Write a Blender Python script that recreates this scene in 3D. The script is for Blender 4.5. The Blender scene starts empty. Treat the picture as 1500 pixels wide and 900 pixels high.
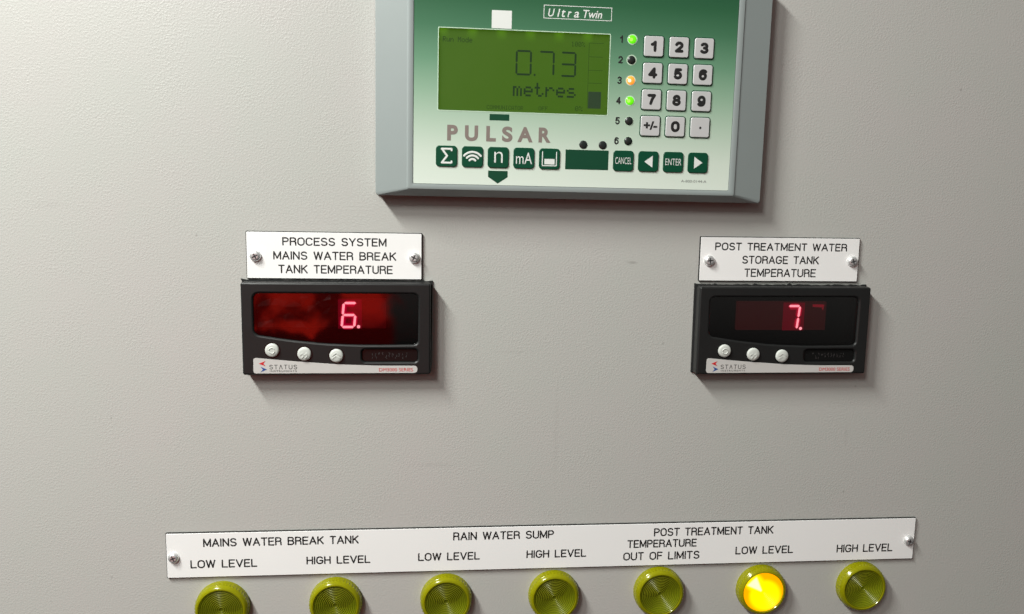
import bpy, bmesh, math, random
from mathutils import Vector, Matrix
random.seed(7)
S = bpy.context.scene
COL = S.collection
MM = 0.001
PI = math.pi

# ------------------------------------------------------------------ camera
cam_d = bpy.data.cameras.new("camera")
cam = bpy.data.objects.new("camera", cam_d)
COL.objects.link(cam)
cam_d.sensor_width = 36.0
cam_d.lens = 28.8
cam_d.clip_start = 0.01
cam_d.clip_end = 100.0
_yaw, _pit, _rol = 0.09838981, -0.14141016, 0.01887307
_f = Vector((math.sin(_yaw) * math.cos(_pit), math.cos(_yaw) * math.cos(_pit), math.sin(_pit)))
_r = Vector((math.cos(_yaw), -math.sin(_yaw), 0))
_u = _r.cross(_f)
_r2 = math.cos(_rol) * _r + math.sin(_rol) * _u
_u2 = -math.sin(_rol) * _r + math.cos(_rol) * _u
_m = Matrix((_r2, _u2, -_f)).transposed().to_4x4()
_m.translation = Vector((-23.878, -432.546, 31.315)) * MM
cam.matrix_world = _m
S.camera = cam

# ------------------------------------------------------------------ exposure
S.view_settings.view_transform = 'Standard'
S.view_settings.look = 'None'
S.view_settings.exposure = 0.0
S.view_settings.gamma = 1.0
S.view_settings.use_curve_mapping = False

# ------------------------------------------------------------------ world: the dim plant room in front of the panel,
# a person in an orange work jacket standing behind the camera is part of what the panel faces
W = bpy.data.worlds.new("World")
S.world = W
W.use_nodes = True
wn, wl = W.node_tree.nodes, W.node_tree.links
wn.clear()


def wmath(op, a, b=None, c=None, clamp=False):
    n = wn.new("ShaderNodeMath")
    n.operation = op
    n.use_clamp = clamp
    for i, v in enumerate((a, b, c)):
        if v is None:
            continue
        if isinstance(v, (int, float)):
            n.inputs[i].default_value = v
        else:
            wl.new(v, n.inputs[i])
    return n.outputs[0]


def wramp(v, a, b, lo=0.0, hi=1.0):
    n = wn.new("ShaderNodeMapRange")
    n.interpolation_type = 'SMOOTHSTEP'
    wl.new(v, n.inputs[0])
    n.inputs[1].default_value = a
    n.inputs[2].default_value = b
    n.inputs[3].default_value = lo
    n.inputs[4].default_value = hi
    return n.outputs[0]


def wmix(f, a, b):
    n = wn.new("ShaderNodeMix")
    n.data_type = 'RGBA'
    wl.new(f, n.inputs[0])
    for i, v in ((6, a), (7, b)):
        if isinstance(v, tuple):
            n.inputs[i].default_value = v
        else:
            wl.new(v, n.inputs[i])
    return n.outputs[2]


tc = wn.new("ShaderNodeTexCoord")
sep = wn.new("ShaderNodeSeparateXYZ")
wl.new(tc.outputs['Generated'], sep.inputs[0])
dx, dy, dz = sep.outputs
front = wmath('MAXIMUM', wmath('MULTIPLY', dy, -1.0), 0.02)
tx = wmath('DIVIDE', dx, front)
tz = wmath('DIVIDE', dz, front)
nz = wn.new("ShaderNodeTexNoise")
nz.inputs['Scale'].default_value = 17.0
nz.inputs['Detail'].default_value = 3.0
nz.inputs['Distortion'].default_value = 1.2
mp = wn.new("ShaderNodeMapping")
mp.inputs['Location'].default_value = (0.31, 0.0, 0.07)
wl.new(tc.outputs['Generated'], mp.inputs[0])
wl.new(mp.outputs[0], nz.inputs['Vector'])
nf = nz.outputs['Fac']
room = wmix(wramp(dz, -0.22, -0.10), (0.035, 0.03, 0.028, 1), (0.26, 0.25, 0.235, 1))
wob = wmath('MULTIPLY', wmath('SUBTRACT', nf, 0.5), 0.06)
txw = wmath('ADD', tx, wob)
tzw = wmath('ADD', tz, wob)
mx = wmath('MULTIPLY', wramp(txw, -0.42, -0.38), wramp(txw, -0.045, -0.06))
mz = wmath('MULTIPLY', wramp(tzw, -0.60, -0.55), wramp(tzw, -0.10, -0.115))
mback = wramp(dy, -0.05, -0.1)
mj = wmath('MULTIPLY', wmath('MULTIPLY', mx, mz), mback)
fold = wmix(wramp(nf, 0.40, 0.60), (0.75, 0.012, 0.012, 1), (3.9, 0.10, 0.05, 1))
low = wmix(wramp(tzw, -0.20, -0.26), (0.40, 0.0, 0.005, 1), (2.6, 0.20, 0.10, 1))
jcol = wmix(wramp(tzw, -0.168, -0.176), fold, low)
wcol = wmix(mj, room, jcol)
bg = wn.new("ShaderNodeBackground")
wl.new(wcol, bg.inputs['Color'])
bg.inputs['Strength'].default_value = 0.37
wo = wn.new("ShaderNodeOutputWorld")
wl.new(bg.outputs[0], wo.inputs[0])


# ------------------------------------------------------------------ lamps: a row of ceiling tubes running away from the panel, up to the left
def tube_light(name, y0, y1, power, x=-0.60, z=0.74, wid=0.10, tilt=-14.0, lean=20.0, col=(0.985, 1.0, 0.955)):
    d = bpy.data.lights.new(name, 'AREA')
    d.shape = 'RECTANGLE'
    d.size = wid
    d.size_y = abs(y1 - y0)
    d.energy = power
    d.color = col
    o = bpy.data.objects.new(name, d)
    COL.objects.link(o)
    # the fitting's reflector throws the light down, a little to the right and towards the panel
    t, a = math.radians(tilt), math.radians(lean)
    n = Vector((-math.sin(t), math.cos(t) * math.sin(a), -math.cos(t) * math.cos(a))).normalized()
    zz = -n
    yy = (Vector((0, 1, 0)) - zz * zz.y).normalized()
    xx = yy.cross(zz)
    m = Matrix((xx, yy, zz)).transposed().to_4x4()
    m.translation = Vector((x, (y0 + y1) / 2, z))
    o.matrix_world = m
    return o


tube_light("ceiling_tube", -0.30, -0.64, 17.4)
tube_light("ceiling_tube", -0.86, -1.25, 8.7)
tube_light("ceiling_tube", -3.6, -5.2, 14.0, x=-1.5, z=1.4, wid=0.3)


# ------------------------------------------------------------------ materials
def new_mat(name):
    m = bpy.data.materials.new(name)
    m.use_nodes = True
    nt = m.node_tree
    nt.nodes.clear()
    out = nt.nodes.new("ShaderNodeOutputMaterial")
    return m, nt, out


def c4(c):
    return (c[0], c[1], c[2], 1.0)


def pbr(name, col, rough=0.5, metal=0.0, spec=0.5, var=0.0, vscale=300.0, bump=0.0, bscale=1500.0, bdist=0.00005,
        emit=None, estr=0.0, sss=0.0, coat=0.0):
    m, nt, out = new_mat(name)
    p = nt.nodes.new("ShaderNodeBsdfPrincipled")
    p.inputs['Base Color'].default_value = c4(col)
    p.inputs['Roughness'].default_value = rough
    p.inputs['Metallic'].default_value = metal
    p.inputs['Specular IOR Level'].default_value = spec
    p.inputs['Coat Weight'].default_value = coat
    if emit:
        p.inputs['Emission Color'].default_value = c4(emit)
        p.inputs['Emission Strength'].default_value = estr
    t = nt.nodes.new("ShaderNodeTexCoord")
    if var > 0:
        n = nt.nodes.new("ShaderNodeTexNoise")
        n.inputs['Scale'].default_value = vscale
        n.inputs['Detail'].default_value = 4
        nt.links.new(t.outputs['Object'], n.inputs['Vector'])
        mr = nt.nodes.new("ShaderNodeMapRange")
        mr.inputs[3].default_value = 1 - var
        mr.inputs[4].default_value = 1 + var
        nt.links.new(n.outputs['Fac'], mr.inputs[0])
        mx_ = nt.nodes.new("ShaderNodeMix")
        mx_.data_type = 'RGBA'
        mx_.blend_type = 'MULTIPLY'
        mx_.inputs[0].default_value = 1
        mx_.inputs[6].default_value = c4(col)
        nt.links.new(mr.outputs[0], mx_.inputs[7])
        nt.links.new(mx_.outputs[2], p.inputs['Base Color'])
        mr2 = nt.nodes.new("ShaderNodeMapRange")
        mr2.inputs[3].default_value = max(0.02, rough - var * 0.5)
        mr2.inputs[4].default_value = min(1, rough + var * 0.5)
        nt.links.new(n.outputs['Fac'], mr2.inputs[0])
        nt.links.new(mr2.outputs[0], p.inputs['Roughness'])
    if bump > 0:
        n2 = nt.nodes.new("ShaderNodeTexNoise")
        n2.inputs['Scale'].default_value = bscale
        n2.inputs['Detail'].default_value = 2
        nt.links.new(t.outputs['Object'], n2.inputs['Vector'])
        b = nt.nodes.new("ShaderNodeBump")
        b.inputs['Strength'].default_value = bump
        b.inputs['Distance'].default_value = bdist
        nt.links.new(n2.outputs['Fac'], b.inputs['Height'])
        nt.links.new(b.outputs[0], p.inputs['Normal'])
    nt.links.new(p.outputs[0], out.inputs[0])
    return m


def panel_material():
    m, nt, out = new_mat("textured_grey_paint")
    N, L = nt.nodes, nt.links
    p = N.new("ShaderNodeBsdfPrincipled")
    t = N.new("ShaderNodeTexCoord")
    base = (0.60, 0.585, 0.55, 1)
    # faint handling grime, blotches with a shape of their own
    g = N.new("ShaderNodeTexNoise")
    g.inputs['Scale'].default_value = 9
    g.inputs['Detail'].default_value = 6
    g.inputs['Roughness'].default_value = 0.65
    L.new(t.outputs['Object'], g.inputs['Vector'])
    mr = N.new("ShaderNodeMapRange")
    mr.inputs[1].default_value = 0.30
    mr.inputs[2].default_value = 0.72
    L.new(g.outputs['Fac'], mr.inputs[0])
    mix = N.new("ShaderNodeMix")
    mix.data_type = 'RGBA'
    L.new(mr.outputs[0], mix.inputs[0])
    mix.inputs[6].default_value = (0.515, 0.495, 0.475, 1)
    mix.inputs[7].default_value = (0.485, 0.497, 0.462, 1)
    # tiny dark specks
    v = N.new("ShaderNodeTexVoronoi")
    v.inputs['Scale'].default_value = 42
    L.new(t.outputs['Object'], v.inputs['Vector'])
    cmp_ = N.new("ShaderNodeMapRange")
    cmp_.inputs[1].default_value = 0.018
    cmp_.inputs[2].default_value = 0.035
    cmp_.inputs[3].default_value = 0.80
    cmp_.inputs[4].default_value = 1.0
    L.new(v.outputs['Distance'], cmp_.inputs[0])
    mul = N.new("ShaderNodeMix")
    mul.data_type = 'RGBA'
    mul.blend_type = 'MULTIPLY'
    mul.inputs[0].default_value = 1
    L.new(mix.outputs[2], mul.inputs[6])
    L.new(cmp_.outputs[0], mul.inputs[7])
    # scuffs, rub marks and a faint vertical run, each where it is on the real door
    wear = None
    sp = N.new("ShaderNodeSeparateXYZ")
    L.new(t.outputs['Object'], sp.inputs[0])
    wn_ = N.new("ShaderNodeTexNoise")
    wn_.inputs['Scale'].default_value = 260
    wn_.inputs['Detail'].default_value = 5
    L.new(t.outputs['Object'], wn_.inputs['Vector'])

    def mm(op, a, b, clamp=False):
        n = N.new("ShaderNodeMath")
        n.operation = op
        n.use_clamp = clamp
        for i_, v_ in enumerate((a, b)):
            if isinstance(v_, (int, float)):
                n.inputs[i_].default_value = v_
            else:
                L.new(v_, n.inputs[i_])
        return n.outputs[0]
    for (cx_, cy_, rx_, ry_, k_) in ((.0831, -.0061, .0034, .0010, .34), (.1000, .0430, .0007, .0011, .45), (.0445, -.100, .0016, .034, .05),
                                     (-.215, .02, .010, .002, .05), (.212, -.104, .0012, .009, .08), (-.02, -.118, .018, .0016, .06),
                                     (.262, .09, .0009, .0009, .4), (-.19, -.09, .0007, .0008, .35), (.02, -.055, .012, .0012, .06)):
        ux = mm('DIVIDE', mm('SUBTRACT', sp.outputs[0], cx_), rx_)
        uy = mm('DIVIDE', mm('SUBTRACT', sp.outputs[1], cy_), ry_)
        d2 = mm('ADD', mm('MULTIPLY', ux, ux), mm('MULTIPLY', uy, uy))
        d2 = mm('ADD', d2, mm('MULTIPLY', mm('SUBTRACT', wn_.outputs['Fac'], 0.5), 2.6))
        f_ = mm('MULTIPLY', mm('SUBTRACT', 1.0, d2, True), k_)
        wear = f_ if wear is None else mm('MAXIMUM', wear, f_)
    wm = N.new("ShaderNodeMix")
    wm.data_type = 'RGBA'
    L.new(wear, wm.inputs[0])
    L.new(mul.outputs[2], wm.inputs[6])
    wm.inputs[7].default_value = (0.16, 0.15, 0.135, 1)
    L.new(wm.outputs[2], p.inputs['Base Color'])
    rg = N.new("ShaderNodeMapRange")
    rg.inputs[3].default_value = 0.30
    rg.inputs[4].default_value = 0.44
    L.new(g.outputs['Fac'], rg.inputs[0])
    L.new(rg.outputs[0], p.inputs['Roughness'])
    # orange peel: two sizes of bump
    n1 = N.new("ShaderNodeTexNoise")
    n1.inputs['Scale'].default_value = 980
    n1.inputs['Detail'].default_value = 2.5
    n1.inputs['Roughness'].default_value = 0.55
    n1.inputs['Distortion'].default_value = 0.15
    L.new(t.outputs['Object'], n1.inputs['Vector'])
    n2 = N.new("ShaderNodeTexNoise")
    n2.inputs['Scale'].default_value = 55
    n2.inputs['Detail'].default_value = 3
    L.new(t.outputs['Object'], n2.inputs['Vector'])
    amp = N.new("ShaderNodeMapRange")
    amp.inputs[1].default_value = 0.3
    amp.inputs[2].default_value = 0.7
    amp.inputs[3].default_value = 0.45
    amp.inputs[4].default_value = 1.15
    L.new(n2.outputs['Fac'], amp.inputs[0])
    pw = N.new("ShaderNodeMapRange")
    pw.interpolation_type = 'SMOOTHSTEP'
    pw.inputs[1].default_value = 0.35
    pw.inputs[2].default_value = 0.75
    L.new(n1.outputs['Fac'], pw.inputs[0])
    hm = N.new("ShaderNodeMath")
    hm.operation = 'MULTIPLY'
    L.new(pw.outputs[0], hm.inputs[0])
    L.new(amp.outputs[0], hm.inputs[1])
    b = N.new("ShaderNodeBump")
    b.inputs['Strength'].default_value = 1.0
    b.inputs['Distance'].default_value = 0.000052
    L.new(hm.outputs[0], b.inputs['Height'])
    L.new(b.outputs[0], p.inputs['Normal'])
    p.inputs['Specular IOR Level'].default_value = 0.5
    L.new(p.outputs[0], out.inputs[0])
    return m


def fascia_material():
    """printed membrane: dark green at the top fading to pale grey green at the bottom (a printed gradient)"""
    m, nt, out = new_mat("printed_green_membrane")
    N, L = nt.nodes, nt.links
    p = N.new("ShaderNodeBsdfPrincipled")
    t = N.new("ShaderNodeTexCoord")
    s = N.new("ShaderNodeSeparateXYZ")
    L.new(t.outputs['Object'], s.inputs[0])
    mr = N.new("ShaderNodeMapRange")
    mr.inputs[1].default_value = -0.050
    mr.inputs[2].default_value = 0.050
    L.new(s.outputs[1], mr.inputs[0])
    r = N.new("ShaderNodeValToRGB")
    e = r.color_ramp.elements
    e[0].position = 0.0
    e[0].color = (0.74, 0.82, 0.73, 1)
    e[1].position = 1.0
    e[1].color = (0.016, 0.09, 0.04, 1)
    for pos, c in ((0.14, (0.66, 0.75, 0.65)), (0.30, (0.47, 0.60, 0.48)), (0.46, (0.29, 0.45, 0.32)),
                   (0.62, (0.14, 0.30, 0.185)), (0.78, (0.055, 0.175, 0.09)), (0.90, (0.026, 0.12, 0.052))):
        k = e.new(pos)
        k.color = c4(c)
    L.new(mr.outputs[0], r.inputs[0])
    L.new(r.outputs[0], p.inputs['Base Color'])
    n = N.new("ShaderNodeTexNoise")
    n.inputs['Scale'].default_value = 2500
    L.new(t.outputs['Object'], n.inputs['Vector'])
    b = N.new("ShaderNodeBump")
    b.inputs['Strength'].default_value = 0.25
    b.inputs['Distance'].default_value = 0.00001
    L.new(n.outputs['Fac'], b.inputs['Height'])
    L.new(b.outputs[0], p.inputs['Normal'])
    p.inputs['Roughness'].default_value = 0.42
    L.new(p.outputs[0], out.inputs[0])
    return m


def clear_cover(name, tint=(1, 1, 1), gloss=1.0, rough=0.02, ior=1.5):
    m, nt, out = new_mat(name)
    N, L = nt.nodes, nt.links
    tr = N.new("ShaderNodeBsdfTransparent")
    tr.inputs[0].default_value = c4(tint)
    gl = N.new("ShaderNodeBsdfGlossy")
    gl.inputs['Roughness'].default_value = rough
    fr = N.new("ShaderNodeFresnel")
    fr.inputs['IOR'].default_value = ior
    mu = N.new("ShaderNodeMath")
    mu.operation = 'MULTIPLY'
    mu.use_clamp = True
    mu.inputs[1].default_value = gloss
    L.new(fr.outputs[0], mu.inputs[0])
    mix = N.new("ShaderNodeMixShader")
    L.new(mu.outputs[0], mix.inputs[0])
    L.new(tr.outputs[0], mix.inputs[1])
    L.new(gl.outputs[0], mix.inputs[2])
    L.new(mix.outputs[0], out.inputs[0])
    return m


def emitter(name, col, strength):
    m, nt, out = new_mat(name)
    e = nt.nodes.new("ShaderNodeEmission")
    e.inputs[0].default_value = c4(col)
    e.inputs[1].default_value = strength
    nt.links.new(e.outputs[0], out.inputs[0])
    return m


def lcd_material():
    """reflective green liquid crystal with a weak edge backlight"""
    m, nt, out = new_mat("green_lcd_glass")
    N, L = nt.nodes, nt.links
    p = N.new("ShaderNodeBsdfPrincipled")
    t = N.new("ShaderNodeTexCoord")
    n = N.new("ShaderNodeTexNoise")
    n.inputs['Scale'].default_value = 40
    n.inputs['Detail'].default_value = 2
    L.new(t.outputs['Object'], n.inputs['Vector'])
    mix = N.new("ShaderNodeMix")
    mix.data_type = 'RGBA'
    L.new(n.outputs['Fac'], mix.inputs[0])
    mix.inputs[6].default_value = (0.055, 0.125, 0.012, 1)
    mix.inputs[7].default_value = (0.085, 0.150, 0.030, 1)
    L.new(mix.outputs[2], p.inputs['Base Color'])
    p.inputs['Emission Color'].default_value = (0.045, 0.125, 0.0, 1)
    # backlight leds along the top edge: small bright pools
    s = N.new("ShaderNodeSeparateXYZ")
    L.new(t.outputs['Object'], s.inputs[0])
    w = N.new("ShaderNodeMath")
    w.operation = 'SINE'
    k = N.new("ShaderNodeMath")
    k.operation = 'MULTIPLY'
    k.inputs[1].default_value = 2 * PI / 0.0145
    L.new(s.outputs[0], k.inputs[0])
    L.new(k.outputs[0], w.inputs[0])
    w2 = N.new("ShaderNodeMapRange")
    w2.inputs[1].default_value = 0.2
    w2.inputs[2].default_value = 1.0
    L.new(w.outputs[0], w2.inputs[0])
    yy = N.new("ShaderNodeMapRange")
    yy.interpolation_type = 'SMOOTHSTEP'
    yy.inputs[1].default_value = 0.0205
    yy.inputs[2].default_value = 0.0268
    L.new(s.outputs[1], yy.inputs[0])
    mu = N.new("ShaderNodeMath")
    mu.operation = 'MULTIPLY'
    L.new(w2.outputs[0], mu.inputs[0])
    L.new(yy.outputs[0], mu.inputs[1])
    ad = N.new("ShaderNodeMath")
    ad.operation = 'MULTIPLY_ADD'
    L.new(mu.outputs[0], ad.inputs[0])
    ad.inputs[1].default_value = 0.8
    ad.inputs[2].default_value = 0.85
    L.new(ad.outputs[0], p.inputs['Emission Strength'])
    p.inputs['Roughness'].default_value = 0.5
    L.new(p.outputs[0], out.inputs[0])
    return m


def lens_plastic(name, tint, dif, trans, gloss_rough=0.12, tl=0.35, gk=1.0):
    """yellow green moulded acrylic: part clear, part milky"""
    m, nt, out = new_mat(name)
    N, L = nt.nodes, nt.links
    tr = N.new("ShaderNodeBsdfTransparent")
    tr.inputs[0].default_value = c4(tint)
    d = N.new("ShaderNodeBsdfDiffuse")
    d.inputs[0].default_value = c4(dif)
    ts = N.new("ShaderNodeBsdfTranslucent")
    ts.inputs[0].default_value = c4(dif)
    m1 = N.new("ShaderNodeMixShader")
    m1.inputs[0].default_value = tl
    L.new(d.outputs[0], m1.inputs[1])
    L.new(ts.outputs[0], m1.inputs[2])
    m2 = N.new("ShaderNodeMixShader")
    m2.inputs[0].default_value = trans
    L.new(m1.outputs[0], m2.inputs[1])
    L.new(tr.outputs[0], m2.inputs[2])
    g = N.new("ShaderNodeBsdfGlossy")
    g.inputs['Roughness'].default_value = gloss_rough
    g.inputs[0].default_value = (1, 1, 0.85, 1)
    fr = N.new("ShaderNodeFresnel")
    fr.inputs['IOR'].default_value = 1.49
    m3 = N.new("ShaderNodeMixShader")
    gm = N.new("ShaderNodeMath")
    gm.operation = 'MULTIPLY'
    gm.inputs[1].default_value = gk
    L.new(fr.outputs[0], gm.inputs[0])
    L.new(gm.outputs[0], m3.inputs[0])
    L.new(m2.outputs[0], m3.inputs[1])
    L.new(g.outputs[0], m3.inputs[2])
    L.new(m3.outputs[0], out.inputs[0])
    return m


def lit_lens_material():
    """the lens of the lamp that is on: it glows, with a white highlight off its rings painted into the emission"""
    m, nt, out = new_mat("glowing_amber_lens")
    N, L = nt.nodes, nt.links
    t = N.new("ShaderNodeTexCoord")
    s = N.new("ShaderNodeSeparateXYZ")
    L.new(t.outputs['Object'], s.inputs[0])

    def mth(op, a, b=None, clamp=False):
        n = N.new("ShaderNodeMath")
        n.operation = op
        n.use_clamp = clamp
        for i, v in enumerate((a, b)):
            if v is None:
                continue
            if isinstance(v, (int, float)):
                n.inputs[i].default_value = v
            else:
                L.new(v, n.inputs[i])
        return n.outputs[0]

    def rng(v, a, b):
        n = N.new("ShaderNodeMapRange")
        n.interpolation_type = 'SMOOTHSTEP'
        L.new(v, n.inputs[0])
        n.inputs[1].default_value = a
        n.inputs[2].default_value = b
        return n.outputs[0]
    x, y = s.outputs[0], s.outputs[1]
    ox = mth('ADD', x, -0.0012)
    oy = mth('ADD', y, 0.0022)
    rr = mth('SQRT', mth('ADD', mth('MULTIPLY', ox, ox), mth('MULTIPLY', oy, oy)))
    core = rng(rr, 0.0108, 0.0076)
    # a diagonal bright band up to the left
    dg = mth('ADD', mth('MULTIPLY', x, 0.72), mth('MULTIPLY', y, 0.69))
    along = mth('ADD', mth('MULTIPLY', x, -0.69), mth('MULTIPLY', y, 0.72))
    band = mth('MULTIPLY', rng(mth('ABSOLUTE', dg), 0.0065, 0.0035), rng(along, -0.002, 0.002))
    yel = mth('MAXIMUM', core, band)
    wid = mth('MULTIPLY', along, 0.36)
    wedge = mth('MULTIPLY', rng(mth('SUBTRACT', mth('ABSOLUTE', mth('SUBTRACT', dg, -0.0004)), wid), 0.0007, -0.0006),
                mth('MULTIPLY', rng(along, 0.0, 0.001), rng(along, 0.0105, 0.0088)))  # specular wedge from the lens rings, painted into the glow colour
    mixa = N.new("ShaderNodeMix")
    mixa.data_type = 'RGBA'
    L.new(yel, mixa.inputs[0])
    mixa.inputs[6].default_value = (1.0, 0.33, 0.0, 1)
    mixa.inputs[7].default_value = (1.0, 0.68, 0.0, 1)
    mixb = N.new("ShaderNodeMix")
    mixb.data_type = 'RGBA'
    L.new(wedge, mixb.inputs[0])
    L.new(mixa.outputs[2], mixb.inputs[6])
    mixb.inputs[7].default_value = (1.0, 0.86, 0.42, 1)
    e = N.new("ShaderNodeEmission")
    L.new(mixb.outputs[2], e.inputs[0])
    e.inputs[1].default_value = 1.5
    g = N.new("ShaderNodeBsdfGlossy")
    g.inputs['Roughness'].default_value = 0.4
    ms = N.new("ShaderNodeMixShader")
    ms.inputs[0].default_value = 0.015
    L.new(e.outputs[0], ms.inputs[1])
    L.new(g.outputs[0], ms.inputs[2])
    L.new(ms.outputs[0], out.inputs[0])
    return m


def red_reflection_material():
    """crumpled red filter film behind the smoked window"""
    m, nt, out = new_mat("painted_red_reflection")
    N, L = nt.nodes, nt.links
    p = N.new("ShaderNodeBsdfPrincipled")
    t = N.new("ShaderNodeTexCoord")
    n = N.new("ShaderNodeTexNoise")
    n.inputs['Scale'].default_value = 75
    n.inputs['Detail'].default_value = 3
    n.inputs['Distortion'].default_value = 1.4
    L.new(t.outputs['Object'], n.inputs['Vector'])
    r = N.new("ShaderNodeValToRGB")
    e = r.color_ramp.elements
    e[0].position = 0.36
    e[0].color = (0.015, 0.0, 0.0, 1)
    e[1].position = 0.64
    e[1].color = (0.22, 0.012, 0.004, 1)
    k = e.new(0.48)
    k.color = (0.09, 0.003, 0.001, 1)
    L.new(n.outputs['Fac'], r.inputs[0])
    L.new(r.outputs[0], p.inputs['Base Color'])
    p.inputs['Roughness'].default_value = 0.35
    L.new(p.outputs[0], out.inputs[0])
    return m


MT = dict(
    panel=panel_material(),
    fascia=fascia_material(),
    lcd=lcd_material(),
    housing=pbr("grey_moulded_case", (0.295, 0.335, 0.33), 0.42, var=0.03, vscale=60, bump=0.3, bscale=1800, bdist=0.00002),
    rubber=pbr("black_foam_gasket", (0.012, 0.012, 0.012), 0.85, bump=0.6, bscale=900, bdist=0.0002),
    black=pbr("black_moulded_plastic", (0.0125, 0.013, 0.013), 0.42, var=0.06, vscale=90, bump=0.35, bscale=2600, bdist=0.00002),
    dark=pbr("inner_black_plastic", (0.006, 0.006, 0.006), 0.25),
    slotink=pbr("dark_grey_print", (0.03, 0.026, 0.026), 0.6),
    hole=pbr("dark_sensor_lens", (0.02, 0.024, 0.022), 0.3),
    key=pbr("silver_key_cap", (0.70, 0.70, 0.70), 0.38, metal=0.25, var=0.06, vscale=120),
    green=pbr("dark_green_ink", (0.002, 0.058, 0.026), 0.42),
    greenkey=pbr("dark_green_key", (0.002, 0.066, 0.031), 0.33),
    white=pbr("white_ink", (0.78, 0.80, 0.77), 0.5),
    ink=pbr("black_ink", (0.012, 0.012, 0.012), 0.55),
    brown=pbr("taupe_ink", (0.235, 0.19, 0.168), 0.5),
    palegreen=pbr("pale_green_line", (0.55, 0.72, 0.55), 0.5),
    grey=pbr("grey_ink", (0.20, 0.21, 0.20), 0.6),
    lcdink=pbr("lcd_segment_dark", (0.012, 0.035, 0.015), 0.6, emit=(0.010, 0.034, 0.008), estr=0.8),
    lcdbar=pbr("lcd_bar", (0.03, 0.055, 0.035), 0.6, emit=(0.022, 0.052, 0.018), estr=0.8),
    lcdfaint=pbr("lcd_segment_faint", (0.025, 0.06, 0.015), 0.6, emit=(0.022, 0.068, 0.004), estr=0.8),
    plate=pbr("white_laminate", (0.94, 0.935, 0.925), 0.38, var=0.02, vscale=30, bump=0.15, bscale=700, bdist=0.00003),
    core=pbr("black_laminate_core", (0.012, 0.012, 0.012), 0.5),
    steel=pbr("zinc_screw", (0.78, 0.78, 0.78), 0.42, metal=0.7, var=0.08, vscale=900),
    recess=pbr("screw_recess_shade", (0.03, 0.03, 0.032), 0.5),
    button=pbr("pale_rubber_button", (0.60, 0.62, 0.58), 0.5, var=0.03, vscale=400),
    strip=pbr("silver_grey_label", (0.60, 0.58, 0.56), 0.4, var=0.03, vscale=200),
    red=pbr("red_ink", (0.62, 0.02, 0.025), 0.5),
    blue=pbr("blue_ink", (0.01, 0.07, 0.30), 0.5),
    cover=clear_cover("smoked_window", (0.72, 0.72, 0.72), 2.2, 0.03),
    clear=clear_cover("clear_window", (0.95, 0.95, 0.95), 0.8, 0.05),
    film=red_reflection_material(),
    modred=pbr("red_led_module", (0.10, 0.002, 0.004), 0.4, emit=(0.35, 0.002, 0.01), estr=0.10),
    moddim=pbr("dim_led_module", (0.055, 0.006, 0.008), 0.4, emit=(0.2, 0.02, 0.022), estr=0.20),
    halo=pbr("led_digit_cell", (0.30, 0.004, 0.02), 0.4, emit=(0.5, 0.0, 0.03), estr=0.30),
    seg=emitter("lit_red_segment", (1.0, 0.28, 0.34), 3.0),
    glow=emitter("red_segment_glow", (1.0, 0.0, 0.06), 1.05),
    softglow=emitter("soft_red_segment_glow", (1.0, 0.0, 0.05), 0.55),
    ghost=emitter("painted_digit_reflection", (1.0, 0.03, 0.07), 0.32),  # dim emission painting the mirrored ghost of the lit digit
    ledgreen=pbr("lit_green_led", (0.10, 0.5, 0.02), 0.2, emit=(0.16, 1.0, 0.0), estr=0.7),
    ledamber=pbr("lit_amber_led", (0.7, 0.25, 0.05), 0.2, emit=(1.0, 0.28, 0.03), estr=1.1),
    ledhot=emitter("led_hot_spot", (1.0, 0.92, 0.72), 1.25),
    ledhotg=emitter("led_hot_spot_green", (0.55, 1.0, 0.15), 1.0),
    collar=lens_plastic("yellow_green_collar", (0.80, 0.85, 0.10), (0.58, 0.57, 0.008), 0.22, 0.16, 0.55),
    lens=lens_plastic("yellow_green_lens", (0.72, 0.78, 0.07), (0.34, 0.38, 0.010), 0.66, 0.4, 0.35, 0.45),
    crest=lens_plastic("yellow_green_ridge", (0.80, 0.85, 0.10), (0.42, 0.42, 0.02), 0.30, 0.3, 0.45, 0.5),
    cup=pbr("lamp_inner_wall", (0.45, 0.52, 0.03), 0.35),
    cupfloor=pbr("lamp_inner_floor", (0.012, 0.013, 0.006), 0.6),
    bulb=clear_cover("bulb_glass", (0.8, 0.8, 0.7), 1.5, 0.05),
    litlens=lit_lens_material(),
)


# ------------------------------------------------------------------ helpers
def link_mesh(name, me, mat, parent=None, loc=(0, 0, 0), smooth=None):
    me.name = name
    if mat is not None:
        me.materials.clear()
        me.materials.append(mat)
    if smooth is not None:
        for p in me.polygons:
            p.use_smooth = True
        me.set_sharp_from_angle(angle=math.radians(smooth))
    o = bpy.data.objects.new(name, me)
    COL.objects.link(o)
    if parent is not None:
        o.parent = parent
    o.location = Vector(loc) * MM
    return o


def mesh_from(verts, faces):
    me = bpy.data.meshes.new("m")
    me.from_pydata([Vector(v) * MM for v in verts], [], faces)
    me.update()
    return me


def root(name, x, z, tilt, label, cat, group=None):
    """an Empty on the panel face; local x to the right, y up, z out of the panel"""
    o = bpy.data.objects.new(name, None)
    o.empty_display_size = 0.02
    COL.objects.link(o)
    o.location = (x * MM, 0, z * MM)
    o.rotation_euler = (PI / 2, -tilt, 0)
    o["label"] = label
    o["category"] = cat
    if group:
        o["group"] = group
    return o


def rrect(cx, cy, w, h, r, n=6):
    pts = []
    for (sx, sy, a0) in ((1, -1, -90), (1, 1, 0), (-1, 1, 90), (-1, -1, 180)):
        ox, oy = cx + sx * (w / 2 - r), cy + sy * (h / 2 - r)
        for i in range(n + 1):
            a = math.radians(a0 + 90 * i / n)
            pts.append((ox + r * math.cos(a), oy + r * math.sin(a)))
    return pts


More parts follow.
